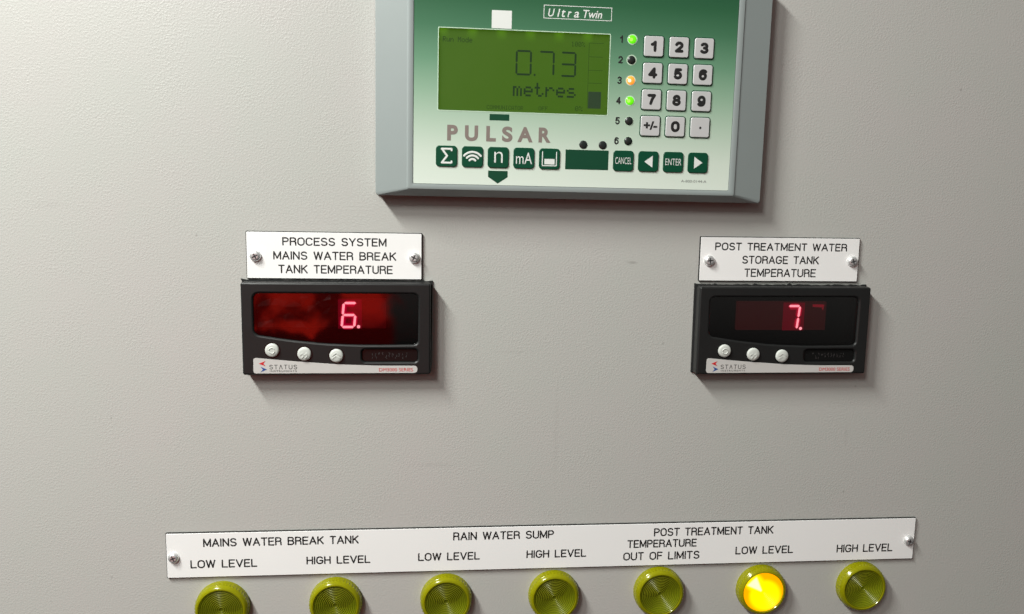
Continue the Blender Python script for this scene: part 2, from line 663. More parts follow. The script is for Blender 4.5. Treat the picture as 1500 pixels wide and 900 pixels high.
def circle(cx, cy, r, n=40):
    return [(cx + r * math.cos(2 * PI * i / n), cy + r * math.sin(2 * PI * i / n)) for i in range(n)]


def round_poly(pts, radii, n=6):
    out = []
    k = len(pts)
    for i in range(k):
        p = Vector(pts[i])
        a = (Vector(pts[i - 1]) - p)
        b = (Vector(pts[(i + 1) % k]) - p)
        r = radii[i] if isinstance(radii, (list, tuple)) else radii
        if r <= 0:
            out.append(tuple(p))
            continue
        a.normalize()
        b.normalize()
        for j in range(n + 1):
            t = j / n
            q = (p + a * r) * (1 - t) ** 2 + p * 2 * t * (1 - t) + (p + b * r) * t ** 2
            out.append(tuple(q))
    return out


def curve_mesh(cu):
    o = bpy.data.objects.new("tmp", cu)
    COL.objects.link(o)
    dg = bpy.context.evaluated_depsgraph_get()
    dg.update()
    me = bpy.data.meshes.new_from_object(o.evaluated_get(dg))
    bpy.data.objects.remove(o)
    bpy.data.curves.remove(cu)
    return me


def plate_mesh(loops, z0, z1, bev=0.0):
    """flat plate between z0 and z1 (mm): first loop outside, the others holes; edges rounded by bev"""
    cu = bpy.data.curves.new("c", 'CURVE')
    cu.dimensions = '2D'
    cu.fill_mode = 'BOTH'
    for lp in loops:
        sp = cu.splines.new('POLY')
        sp.points.add(len(lp) - 1)
        for q, (x, y) in zip(sp.points, lp):
            q.co = (x, y, 0, 1)
        sp.use_cyclic_u = True
    cu.extrude = (z1 - z0) / 2 - bev
    if bev > 0:
        cu.bevel_depth = bev
        cu.bevel_resolution = 2
        cu.offset = -bev
    me = curve_mesh(cu)
    me.transform(Matrix.Scale(MM, 4) @ Matrix.Translation((0, 0, (z0 + z1) / 2)))
    return me


def plate(name, loops, z0, z1, bev, mat, parent, smooth=40):
    return link_mesh(name, plate_mesh(loops, z0, z1, bev), mat, parent, smooth=smooth)


def poly(name, loops, z, mat, parent):
    """printed mark: a thin ink film"""
    return link_mesh(name, plate_mesh(loops, z - 0.05, z, 0), mat, parent)


def text_mesh(body, box, weight=0.0, shear=0.0, spacing=1.0):
    """text fitted to box = (x0, y0, x1, y1) in mm, y0 the base line"""
    cu = bpy.data.curves.new("t", 'FONT')
    cu.body = body
    cu.size = 10
    cu.offset = weight
    cu.shear = shear
    cu.space_character = spacing
    me = curve_mesh(cu)
    xs = [v.co.x for v in me.vertices]
    ys = [v.co.y for v in me.vertices]
    x0, x1, y0, y1 = min(xs), max(xs), min(ys), max(ys)
    sx = (box[2] - box[0]) / (x1 - x0)
    sy = (box[3] - box[1]) / (y1 - y0)
    for v in me.vertices:
        v.co = Vector((box[0] + (v.co.x - x0) * sx, box[1] + (v.co.y - y0) * sy, 0)) * MM
    return me


def text(name, body, box, z, mat, parent, weight=0.0, shear=0.0, spacing=1.0):
    me = text_mesh(body, box, weight, shear, spacing)
    me.transform(Matrix.Translation((0, 0, z * MM)))
    return link_mesh(name, me, mat, parent)


def lathe_mesh(profile, n=72, rib=None):
    verts, faces = [], []
    for i, (r, z) in enumerate(profile):
        for k in range(n):
            a = 2 * PI * k / n
            rr = r + (rib(i, k) if rib else 0)
            verts.append((rr * math.cos(a), rr * math.sin(a), z))
    for i in range(len(profile) - 1):
        for k in range(n):
            k2 = (k + 1) % n
            faces.append((i * n + k, i * n + k2, (i + 1) * n + k2, (i + 1) * n + k))
    if profile[-1][0] < 0.06:
        faces.append(tuple((len(profile) - 1) * n + k for k in range(n)))
    return mesh_from(verts, faces)


def ring_stack(rings):
    """bridge loops of equal length: [(loop2d, z), ...]"""
    verts, faces = [], []
    n = len(rings[0][0])
    for lp, z in rings:
        verts += [(x, y, z) for x, y in lp]
    for i in range(len(rings) - 1):
        for k in range(n):
            k2 = (k + 1) % n
            faces.append((i * n + k, i * n + k2, (i + 1) * n + k2, (i + 1) * n + k))
    return mesh_from(verts, faces)


# single line engraving letters: strokes in a cap height of 1
def arc(cx, cy, rx, ry, a0, a1, n=9):
    return [(cx + rx * math.cos(math.radians(a0 + (a1 - a0) * i / n)),
             cy + ry * math.sin(math.radians(a0 + (a1 - a0) * i / n))) for i in range(n + 1)]


_S = arc(.29, .755, .27, .245, 25, 270, 10)[:-1] + [(.29, .51)] + arc(.29, .255, .29, .255, 90, -155, 10)[1:]
_C = arc(.32, .66, .32, .34, 28, 180, 7) + arc(.32, .34, .32, .34, 180, 332, 7)
GL = {
    'A': (.66, [[(0, 0), (.33, 1), (.66, 0)], [(.115, .33), (.545, .33)]]),
    'B': (.58, [[(.33, .53), (0, .53)], [(0, .53), (0, 1), (.33, 1)] + arc(.31, .765, .235, .235, 90, -90)[1:],
                [(0, .53), (0, 0), (.32, 0)] + arc(.315, .265, .265, .265, -90, 90)[1:]]),
    'C': (.62, [_C]),
    'E': (.52, [[(.52, 1), (0, 1), (0, 0), (.52, 0)], [(0, .52), (.46, .52)]]),
    'F': (.50, [[(.5, 1), (0, 1), (0, 0)], [(0, .52), (.44, .52)]]),
    'G': (.64, [_C[:-3] + arc(.32, .34, .32, .34, 290, 360, 4) + [(.64, .46)], [(.64, .46), (.36, .46)]]),
    'H': (.58, [[(0, 0), (0, 1)], [(.58, 0), (.58, 1)], [(0, .52), (.58, .52)]]),
    'I': (.02, [[(.01, 0), (.01, 1)]]),
    'K': (.58, [[(0, 0), (0, 1)], [(.56, 1), (.0, .42)], [(.19, .60), (.58, 0)]]),
    'L': (.50, [[(0, 1), (0, 0), (.5, 0)]]),
    'M': (.70, [[(0, 0), (0, 1), (.35, .12), (.70, 1), (.70, 0)]]),
    'N': (.58, [[(0, 0), (0, 1), (.58, 0), (.58, 1)]]),
    'O': (.64, [arc(.32, .66, .32, .34, 0, 180, 10) + arc(.32, .34, .32, .34, 180, 360, 10) + [(.64, .66)]]),
    'P': (.55, [[(0, 0), (0, 1), (.30, 1)] + arc(.29, .74, .26, .26, 90, -90)[1:] + [(0, .48)]]),
    'R': (.57, [[(0, 0), (0, 1), (.30, 1)] + arc(.29, .75, .26, .25, 90, -90)[1:] + [(0, .50)],
                [(.34, .50)] + arc(.38, .32, .17, .18, 75, 0, 4) + [(.57, 0)]]),
    'S': (.58, [_S]),
    'T': (.56, [[(0, 1), (.56, 1)], [(.28, 1), (.28, 0)]]),
    'U': (.58, [[(0, 1), (0, .30)] + arc(.29, .29, .29, .29, 180, 360, 10) + [(.58, 1)]]),
    'V': (.62, [[(0, 1), (.31, 0), (.62, 1)]]),
    'W': (.86, [[(0, 1), (.21, 0), (.43, 1), (.65, 0), (.86, 1)]]),
    'Y': (.60, [[(0, 1), (.30, .45), (.60, 1)], [(.30, .45), (.30, 0)]]),
}


def ribbon(verts, faces, pts, w, z, lift, ncap=6):
    """round ended ridge along a polyline"""
    n = len(pts)
    base = len(verts)
    P = [Vector(p) for p in pts]
    tang = []
    for i in range(n):
        a = P[max(i - 1, 0)]
        b = P[min(i + 1, n - 1)]
        t = (b - a).normalized()
        tang.append(t)
    for i in range(n):
        nn = Vector((-tang[i].y, tang[i].x))
        k = 1.0
        if 0 < i < n - 1:
            t0 = (P[i] - P[i - 1]).normalized()
            k = 1 / max(0.6, abs(t0.dot(tang[i])))
        L = P[i] + nn * w * k
        R = P[i] - nn * w * k
        verts += [(L.x, L.y, z), (P[i].x, P[i].y, z + lift), (R.x, R.y, z)]
    for i in range(n - 1):
        a, b = base + 3 * i, base + 3 * (i + 1)
        faces += [(a, a + 1, b + 1, b), (a + 1, a + 2, b + 2, b + 1)]
    for end, sgn in ((0, -1), (n - 1, 1)):
        t = tang[end] * sgn
        nn = Vector((-tang[end].y, tang[end].x))
        c = base + 3 * end
        prev = c
        for j in range(1, ncap + 1):
            if j == ncap:
                cur = c + 2
            else:
                a = PI * j / ncap
                q = P[end] + nn * w * math.cos(a) + t * w * math.sin(a)
                verts.append((q.x, q.y, z))
                cur = len(verts) - 1
            faces.append((c + 1, prev, cur) if sgn < 0 else (c + 1, cur, prev))
            prev = cur


def strokes_split(pts, lim=38):
    out, cur = [], [pts[0]]
    for i in range(1, len(pts)):
        cur.append(pts[i])
        if i < len(pts) - 1:
            a = Vector(pts[i]) - Vector(pts[i - 1])
            b = Vector(pts[i + 1]) - Vector(pts[i])
            if a.length > 0 and b.length > 0 and math.degrees(a.angle(b)) > lim:
                out.append(cur)
                cur = [pts[i]]
    out.append(cur)
    return out


def engrave(name, body, x0, x1, y0, cap, w, z, mat, parent, gap=.235, space=.80):
    """one line of engraved capitals from x0 to x1, base line y0; ends are centre line plus half stroke"""
    pen = 0
    items = []
    for ch in body:
        if ch == ' ':
            pen += space - gap
            continue
        wd, st = GL[ch]
        items.append((pen, st))
        pen += wd + gap
    total = pen - gap
    sx = (x1 - x0 - 2 * w) / total
    sy = cap - 2 * w
    verts, faces = [], []
    for off, st in items:
        for s in st:
            pts = [(x0 + w + (off + px) * sx, y0 + w + py * sy) for px, py in s]
            for part in strokes_split(pts):
                ribbon(verts, faces, part, w, z, 0.06)
    return link_mesh(name, mesh_from(verts, faces), mat, parent)


def stroke_mark(name, lines, w, z, mat, parent, lift=0.06, split=True, smooth=None):
    verts, faces = [], []
    for l in lines:
        for part in (strokes_split(l) if split else [l]):
            ribbon(verts, faces, part, w, z, lift)
    return link_mesh(name, mesh_from(verts, faces), mat, parent, smooth=smooth)


# heavy printed digits as strokes
_r3 = arc(.30, .74, .25, .26, 150, -90, 10)
DG = {
    '0': (.62, [arc(.31, .64, .30, .36, 0, 180, 10) + arc(.31, .36, .30, .36, 180, 360, 10) + [(.61, .64)]]),
    '1': (.36, [[(.0, .70), (.20, .80), (.30, 1.0)], [(.30, 1.0), (.30, 0)]]),
    '2': (.60, [arc(.30, .71, .28, .29, 165, -35, 10) + [(.02, .02)], [(.02, .02), (.60, .02)]]),
    '3': (.60, [arc(.29, .75, .26, .25, 150, -90, 9), arc(.29, .26, .29, .26, 90, -150, 10)]),
    '4': (.64, [[(.46, 0), (.46, 1), (.02, .28), (.64, .28)]]),
    '5': (.60, [[(.56, 1), (.12, 1), (.05, .48)], [(.05, .50)] + arc(.29, .32, .29, .32, 120, -150, 10)]),
    '6': (.60, [arc(.34, .64, .31, .36, 40, 180, 8) + arc(.30, .33, .27, .33, 180, 540, 14)]),
    '7': (.58, [[(.0, 1), (.58, 1)], [(.58, 1), (.36, .55), (.22, 0)]]),
    '8': (.60, [arc(.30, .76, .235, .24, -90, 270, 14), arc(.30, .26, .285, .26, 90, 450, 14)]),
    '9': (.60, [arc(.26, .36, .31, .36, 220, 360, 8) + arc(.30, .67, .27, .33, 0, 360, 14)]),
}


def digit(name, ch, cx, cy, h, w, z, mat, parent, wide=1.0):
    wd, st = DG[ch]
    sy = h - 2 * w
    sx = sy * wide
    lines = [[(cx + (px - wd / 2) * sx, cy - h / 2 + w + py * sy) for px, py in s_] for s_ in st]
    verts, faces = [], []
    for l in lines:
        for part in strokes_split(l):
            ribbon(verts, faces, part, w, z, 0.05, 4)
    return link_mesh(name, mesh_from(verts, faces), mat, parent)


# dot matrix letters
DM = {
    'm': "0000000000001101010101101011010110001", 'R': "11110100011000111110101001001010001",
    'e': "00000000000111010001111111000001110", 't': "01000010001110001000010000100100110",
    'r': "00000000001011011001100001000010000", 's': "00000000000111010000011100000111110",
    'u': "00000000001000110001100011001101101", 'n': "00000000001011011001100011000110001",
    'M': "10001110111010110101100011000110001", 'o': "00000000000111010001100011000101110",
    'd': "00001000010110110011100011000101111", 'C': "01110100011000010000100001000101110",
    'O': "01110100011000110001100011000101110", 'U': "10001100011000110001100011000101110",
    'N': "10001100011100110101100111000110001", 'I': "01110001000010000100001000010001110",
    'A': "01110100011000110001111111000110001", 'T': "11111001000010000100001000010000100",
    'F': "11111100001000011110100001000010000", '1': "00100011000010000100001000010001110",
    '0': "01110100011001110101110011000101110", '%': "11000110010001000100010001001100011",
}
DM['m'] = "00000000001101010101101011010110101"


def dot_text(name, body, x0, y0, pw, ph, z, mat, parent, fill=0.9):
    verts, faces = [], []
    for ci, ch in enumerate(body):
        if ch == ' ':
            continue
        b = DM[ch]
        for r in range(7):
            for c in range(5):
                if b[r * 5 + c] == '1':
                    x = x0 + (ci * 6 + c) * pw
                    y = y0 + (6 - r) * ph
                    k = len(verts)
                    gx, gy = pw * (1 - fill) / 2, ph * (1 - fill) / 2
                    verts += [(x + gx, y + gy, z), (x + pw - gx, y + gy, z), (x + pw - gx, y + ph - gy, z), (x + gx, y + ph - gy, z)]
                    faces.append((k, k + 1, k + 2, k + 3))
    return link_mesh(name, mesh_from(verts, faces), mat, parent)


SEG = {'0': 'abcdef', '7': 'abc', '3': 'abgcd', '6': 'afgecd'}


def seg_loops(ch, x0, y0, w, h, t, slant=0.0, gap=0.12):
    m = t / 2
    xl, xr, yb, ym, yt = m, w - m, m, h / 2, h - m

    def hor(xa, xb, y):
        return [(xa, y), (xa + m, y + m), (xb - m, y + m), (xb, y), (xb - m, y - m), (xa + m, y - m)]

    def ver(x, ya, yb_):
        return [(x, ya), (x + m, ya + m), (x + m, yb_ - m), (x, yb_), (x - m, yb_ - m), (x - m, ya + m)]
    g = gap
    d = {'a': hor(xl + g, xr - g, yt), 'g': hor(xl + g, xr - g, ym), 'd': hor(xl + g, xr - g, yb),
         'f': ver(xl, ym + g, yt - g), 'e': ver(xl, yb + g, ym - g),
         'b': ver(xr, ym + g, yt - g), 'c': ver(xr, yb + g, ym - g)}
    return [[(x0 + x + slant * y, y0 + y) for x, y in d[s]] for s in (SEG[ch] if ch in SEG else ch)]


def flat_polys(name, loops, z, mat, parent):
    verts, faces = [], []
    for lp in loops:
        k = len(verts)
        verts += [(x, y, z) for x, y in lp]
        faces.append(tuple(range(k, k + len(lp))))
    return link_mesh(name, mesh_from(verts, faces), mat, parent)


# ------------------------------------------------------------------ the setting: painted steel door of the control cabinet
LAMP_X = [-136.4 + 60.6 * i for i in range(7)]
LAMP_Z = [-196.0, -195.4, -195.1, -194.7, -194.3, -194.7, -194.5]
pm = plate_mesh([rrect(0, 0, 1300, 1000, 2)] + [circle(LAMP_X[i], LAMP_Z[i], 11.9, 48) for i in range(7)], -2.0, 0.0, 0)
panel = link_mesh("wall_panel", pm, MT['panel'])
panel.rotation_euler = (PI / 2, 0, 0)
panel["kind"] = "structure"
panel["label"] = "light grey textured painted steel cabinet panel behind all the instruments"
panel["category"] = "panel"


# ------------------------------------------------------------------ name plates
def screw_mesh():
    n, rings = 48, 16
    verts, faces = [(0, 0, 0)], []
    R, H = 2.95, 2.1

    def hgt(r, a):
        return H if r < 1.3 else H * math.sqrt(max(0, 1 - ((r - 1.3) / (R - 1.3)) ** 2.2))
    verts[0] = (0, 0, H)
    for i in range(1, rings + 1):
        r = R * (i / rings) ** 0.9
        for k in range(n):
            a = 2 * PI * k / n
            verts.append((r * math.cos(a), r * math.sin(a), hgt(r, a) if i < rings else 0))
    for k in range(n):
        faces.append((0, 1 + k, 1 + (k + 1) % n))
    for i in range(rings - 1):
        for k in range(n):
            a, b = 1 + i * n + k, 1 + i * n + (k + 1) % n
            faces.append((a, a + n, b + n, b))
    return mesh_from(verts, faces)


SCREW = screw_mesh()
for _p in SCREW.polygons:
    _p.use_smooth = True
SCREW.set_sharp_from_angle(angle=math.radians(35))
SCREW.materials.append(MT['steel'])
SCREW.name = "screw"
_a, _b = .36, 1.65
_pl = [(-_a, -_a), (-_a * .6, -_b), (_a * .6, -_b), (_a, -_a), (_b, -_a * .6), (_b, _a * .6), (_a, _a), (_a * .6, _b), (-_a * .6, _b), (-_a, _a), (-_b, _a * .6), (-_b, -_a * .6)]
RECESS = mesh_from([(x, y, 2.13) for x, y in _pl] + [(x * .55, y * .55, 2.13 - .012) for x, y in _pl], [tuple(range(12))])  # flat dark cross on the head, its colour stands in for recess shade
RECESS.materials.append(MT['recess'])
RECESS.name = "cross_recess_shade"


def name_plate(x, z, w, h, tilt, label, lines, screws, sw=0.36):
    t = root("name_plate", x, z, tilt, label, "label plate", "white engraved label plates")
    plate("backing", [rrect(0, 0, w, h, 0.5)], 0.1, 1.15, 0.0, MT['core'], t)
    plate("face_sheet", [rrect(0, 0, w - 0.75, h - 0.75, 0.4)], 1.15, 1.6, 0.1, MT['plate'], t)
    for (body, x0, x1, y0, cap) in lines:
        engrave("caption", body, x0, x1, y0, cap, sw, 1.61, MT['ink'], t)
    for (sx, sy) in screws:
        o = bpy.data.objects.new("screw", SCREW)
        COL.objects.link(o)
        o.parent = t
        o.location = Vector((sx, sy, 1.6)) * MM
        o.rotation_euler = (random.uniform(-.06, .06), random.uniform(-.06, .06), random.uniform(0, PI))
        q = bpy.data.objects.new("cross_recess_shade", RECESS)
        COL.objects.link(q)
        q.parent = o
    return t


name_plate(-74.05, -4.0, 89.9, 24.6, 0.0, "white label plate reading PROCESS SYSTEM MAINS WATER BREAK TANK TEMPERATURE",
           [("PROCESS SYSTEM", -26.6, 26.5, 5.0, 4.35), ("MAINS WATER BREAK", -31.3, 31.5, -2.3, 4.45),
            ("TANK TEMPERATURE", -28.9, 29.7, -9.35, 4.5)], [(-40.2, -.4), (40.8, -.5)])
name_plate(165.44, -3.4, 90.4, 24.3, 0.002, "white label plate reading POST TREATMENT WATER STORAGE TANK TEMPERATURE",
           [("POST TREATMENT WATER", -36.9, 37.9, 4.7, 4.3), ("STORAGE TANK", -21.4, 22.2, -2.5, 4.45),
            ("TEMPERATURE", -19.8, 20.9, -9.65, 4.6)], [(-39.9, -.9), (41.2, -.6)])
name_plate(46.6, -166.06, 423.2, 25.5, 0.0, "long white label plate across the bottom above the row of lamps",
           [("MAINS WATER BREAK TANK", -192.1, -109.6, 4.6, 4.8), ("LOW LEVEL", -199.1, -164.0, -7.35, 4.7),
            ("HIGH LEVEL", -137.9, -103.4, -6.75, 4.6), ("RAIN WATER SUMP", -58.2, -1.9, 5.1, 4.85),
            ("LOW LEVEL", -77.4, -43.2, -6.4, 4.7), ("HIGH LEVEL", -17.2, 16.8, -6.3, 4.7),
            ("POST TREATMENT TANK", 55.2, 125.4, 4.85, 4.9), ("TEMPERATURE", 40.1, 80.5, -1.8, 4.8),
            ("OUT OF LIMITS", 38.0, 82.5, -9.2, 4.9), ("LOW LEVEL", 103.5, 138.0, -7.2, 4.8),
            ("HIGH LEVEL", 164.2, 198.5, -7.6, 4.9)], [(-207.6, -.8), (207.7, -1.0)], sw=0.40)


# ------------------------------------------------------------------ level controller
def make_controller():
    t = root("level_controller", 49.66, 83.33, -0.004,
             "grey level controller with green fascia, number keypad and liquid crystal display", "controller")
    n = 5
    cx = -1.3
    g = plate("gasket", [rrect(cx, 0, 202.2, 111.8, 1.4)], 0.02, 1.3, 0, MT['rubber'], t)
    rings = [(rrect(cx, 0, 200.9, 111.5, 1.6, n), 1.3), (rrect(cx, 0, 201.5, 112, 1.8, n), 8.9), (rrect(cx, 0, 201.0, 111.6, 1.7, n), 9.4),
             (rrect(cx + .2, 0, 170.6, 105.6, 1.2, n), 12.4), (rrect(cx + .2, 0, 169.4, 104.7, 1.1, n), 12.9),
             (rrect(cx + .2, 0, 168.4, 103.9, 1.0, n), 13.0), (rrect(cx, 0, 164.4, 100.3, .8, n), 13.0),
             (rrect(cx, 0, 164.0, 99.9, .8, n), 12.9), (rrect(cx, 0, 163.9, 99.8, .8, n), 12.3), (rrect(cx, 0, 150, 90, .8, n), 12.2)]
    link_mesh("housing", ring_stack(rings), MT['housing'], t, smooth=25)
    lx0, lx1, ly0, ly1 = -71.2, 15.0, -13.45, 26.6
    lcx, lcy, lw, lh = (lx0 + lx1) / 2, (ly0 + ly1) / 2, lx1 - lx0, ly1 - ly0
    Z = 12.7
    fas = plate("fascia", [rrect(cx, 0, 163.5, 99.4, .7), rrect(lcx, lcy, lw - .5, lh - .5, .6)], 12.35, Z, 0, MT['fascia'], t)
    poly("screen_border", [rrect(lcx, lcy, lw + .3, lh + .3, .7), rrect(lcx, lcy, lw - .5, lh - .5, .6)], Z + .07, MT['palegreen'], fas)
    scr = plate("lcd_screen", [rrect(lcx, lcy, lw + 1.5, lh + 1.5, .5)], 10.6, 11.4, 0, MT['lcd'], t)
    zi = 11.46
    plate("screen_window", [rrect(lcx, lcy, lw - .3, lh - .3, .6)], 12.45, 12.6, 0, MT['clear'], t)
    # screen contents (seen a millimetre deeper than the fascia)
    L = []
    for ch, x in (('0', -32.5), ('7', -20.95), ('3', -9.9)):
        L += seg_loops(ch, x, 5.1, 8.1, 12.3, .95, 0.0, .1)
    L.append(circle(-22.8, 5.55, .55, 12))
    flat_polys("level_reading", L, zi, MT['lcdink'], scr)
    dot_text("unit_text", "metres", -33.6, -5.1, .915, .98, zi, MT['lcdink'], scr, 0.98)
    dot_text("mode_text", "Run Mode", -68.9, 20.0, .31, .36, zi, MT['lcdink'], scr)
    dot_text("scale_text", "100%", -4.6, 20.1, .30, .34, zi, MT['lcdfaint'], scr, 1.0)
    dot_text("scale_text", "0%", -1.7, -11.5, .35, .34, zi, MT['lcdfaint'], scr, 1.0)
    dot_text("menu_text", "COMMUNICATOR", -46.6, -12.0, .26, .29, zi, MT['lcdfaint'], scr, 1.0)
    dot_text("menu_text", "OFF", -20.3, -11.8, .27, .28, zi, MT['lcdfaint'], scr, 1.0)
    bars = []
    for y in (22.0, 15.3, 8.7, 2.4):
        bars.append([(4.6, y), (11.8, y), (11.8, y + .22), (4.6, y + .22)])
    bars.append([(4.4, -10.2), (4.6, -10.2), (4.6, 22.2), (4.4, 22.2)])
    flat_polys("bar_scale", bars, zi, MT['lcdfaint'], scr)
    flat_polys("bar_fill", [[(4.85, -10.0), (11.45, -10.0), (11.45, -1.7), (4.85, -1.7)]], zi + .02, MT['lcdbar'], scr)
    # printed marks on the fascia
    zp = Z + 0.06
    poly("marker_tab", [rrect(-40.0, 31.4, 9.9, 8.6, .1)], zp, MT['white'], fas).name = "marker_tab"
    poly("marker_tab", [rrect(-40.2, -15.95, 9.9, 3.1, .1)], zp, MT['green'], fas)
    poly("marker_arrow", [[(-45.4, -45.6), (-40.45, -48.9), (-35.45, -45.6), (-35.45, -42.5), (-45.4, -42.5)]], zp, MT['green'], fas)
    poly("title_frame", [rrect(-2.0, 36.05, 34.4, 6.5, .1), rrect(-2.0, 36.05, 33.8, 5.9, .1)], zp, MT['white'], fas)
    for ch, x0, x1, h in (("U", -16.9, -13.7, 3.8), ("l", -12.4, -10.9, 3.9), ("t", -10.2, -8.2, 3.6), ("r", -7.2, -5.2, 2.9), ("a", -4.0, -1.4, 2.9), ("Twin", 0.7, 10.3, 3.9)):
        text("title_text", ch, (x0, 33.8, x1, 33.8 + h), zp, MT['white'], fas, weight=.12, shear=.22)
    for ch, x0, x1, y0 in (('P', -66.3, -61.0, -28.1), ('U', -57.4, -50.8, -28.1), ('L', -46.7, -41.8, -28.0),
                           ('S', -38.7, -33.4, -28.0), ('A', -30.9, -23.1, -27.9), ('R', -20.1, -13.9, -27.8)):
        text("maker_letter", ch, (x0, y0, x1, -20.35), zp, MT['brown'], fas, weight=.42)
    poly("blank_block", [rrect(5.1, -35.85, 22.3, 9.9, .1)], zp, MT['green'], fas)
    text("part_number", "A-800-0144-A", (55.0, -46.0, 68.5, -44.7), zp, MT['grey'], fas)
    for x in (2.95, 13.0):
        link_mesh("sensor_eye", lathe_mesh([(2.1, Z), (2.05, Z + .2), (1.6, Z + .38), (.9, Z + .5), (.05, Z + .54)], 28), MT['hole'], t, smooth=40).location = Vector((x, -28.25, 0)) * MM
    # status lights
    for i, y in enumerate((24.45, 14.4, 4.35, -5.7, -15.75, -25.8)):
        kind = {0: 'ledgreen', 2: 'ledamber', 3: 'ledgreen'}.get(i)
        o = bpy.data.objects.new("status_light", lathe_mesh([(2.15, Z + .05), (1.9, Z + .35), (1.3, Z + .6), (.6, Z + .72), (.05, Z + .75)], 28))
        me = o.data
        me.materials.append(MT[kind] if kind else MT['hole'])
        for p in me.polygons:
            p.use_smooth = True
        COL.objects.link(o)
        o.parent = t
        o.location = Vector((26.15, y, 0)) * MM
        if kind:
            o["label"] = "lit amber status light" if kind == 'ledamber' else "lit green status light"
            hot = link_mesh("glow_spot", lathe_mesh([(1.05, 0), (.8, .25), (.4, .38), (.05, .4)], 20), MT['ledhot' if kind == 'ledamber' else 'ledhotg'], o, smooth=60)
            hot.location = Vector((-.55, -.1, Z + .46)) * MM
        ring = poly("light_ring", [circle(0, 0, 2.6 if (kind or i == 1) else 2.35, 28), circle(0, 0, 2.1, 28)], Z + .06, MT['palegreen'], o)
        digit("light_number", str(i + 1), 20.6 - .1 * i, y - .05, 3.7, .37, zp - .02, MT['ink'], fas, 1.0)
    # number keys
    names = [["1", "2", "3"], ["4", "5", "6"], ["7", "8", "9"], ["+/-", "0", "."]]
    rim = plate_mesh([rrect(0, 0, 10.9, 10.9, 1.5)], Z, Z + .25, .08)
    cap = plate_mesh([rrect(0, 0, 9.95, 9.95, 1.1)], Z + .1, Z + .75, .3)
    for m_ in (rim, cap):
        for p in m_.polygons:
            p.use_smooth = True
        m_.set_sharp_from_angle(angle=math.radians(40))
    rim.materials.append(MT['green'])
    cap.materials.append(MT['key'])
    for r in range(4):
        for c in range(3):
            x, y = 37.2 + 13.08 * c, 21.45 - 13.13 * r
            k = bpy.data.objects.new("number_key", cap)
            COL.objects.link(k)
            k.parent = t
            k.location = Vector((x, y, 0)) * MM
            e = bpy.data.objects.new("key_rim", rim)
            COL.objects.link(e)
            e.parent = k
            b = names[r][c]
            zz = Z + .8
            if b == "+/-":
                text("key_symbol", b, (-3.5, -1.9, 3.6, 2.4), zz, MT['ink'], k, weight=.45)
            elif b == ".":
                poly("key_symbol", [circle(0.1, -.2, .62, 16)], zz, MT['ink'], k)
            else:
                digit("key_symbol", b, 0, 0.05, 5.6, .76, zz - .02, MT['ink'], k, 1.28)
    # function keys
    fk = plate_mesh([rrect(0, 0, 10.7, 10.4, 1.7)], Z, Z + .6, .28)
    for p in fk.polygons:
        p.use_smooth = True
    fk.set_sharp_from_angle(angle=math.radians(40))
    fk.materials.append(MT['greenkey'])
    zz = Z + .63

    def fkey(x):
        k = bpy.data.objects.new("function_key", fk)
        COL.objects.link(k)
        k.parent = t
        k.location = Vector((x, -35.85, 0)) * MM
        return k
    k = fkey(-66.5)
    stroke_mark("key_symbol", [[(2.55, 2.9), (2.55, 3.6), (-2.35, 3.6), (.35, .15), (-2.35, -3.25), (2.55, -3.25), (2.55, -2.55)]], .48, zz, MT['white'], k)
    k = fkey(-53.45)
    stroke_mark("key_symbol", [arc(0, -3.0, r_, r_ * .98, 140, 40, 12) for r_ in (1.9, 3.7, 5.5)], .5, zz, MT['white'], k, split=False)
    k = fkey(-40.45)
    text("key_symbol", "n", (-2.0, -2.6, 2.3, 2.8), zz + .04, MT['white'], k, weight=-.1)
    k = fkey(-27.4)
    text("key_symbol", "mA", (-4.0, -2.9, 4.2, 2.8), zz + .04, MT['white'], k, weight=-.02)
    k = fkey(-14.3)
    stroke_mark("key_symbol", [[(-3.6, 3.4), (-3.6, -3.5), (3.6, -3.5), (3.6, 3.4)]], .24, zz, MT['white'], k)
    poly("tank_fill", [rrect(0.05, -1.45, 5.2, 2.75, .05)], zz + .06, MT['white'], k)
    k = fkey(23.98)
    text("key_symbol", "CANCEL", (-4.25, -1.6, 4.25, 1.75), zz + .04, MT['white'], k, weight=-.05)
    k = fkey(37.05)
    poly("key_symbol", [[(-2.1, -.1), (2.2, -3.05), (2.2, 3.0)]], zz + .06, MT['white'], k)
    k = fkey(50.2)
    text("key_symbol", "ENTER", (-4.2, -1.6, 4.25, 1.75), zz + .04, MT['white'], k, weight=-.05)
    k = fkey(63.25)
    poly("key_symbol", [[(2.4, 0), (-2.0, 3.0), (-2.0, -3.05)]], zz + .06, MT['white'], k)
    return t


make_controller()


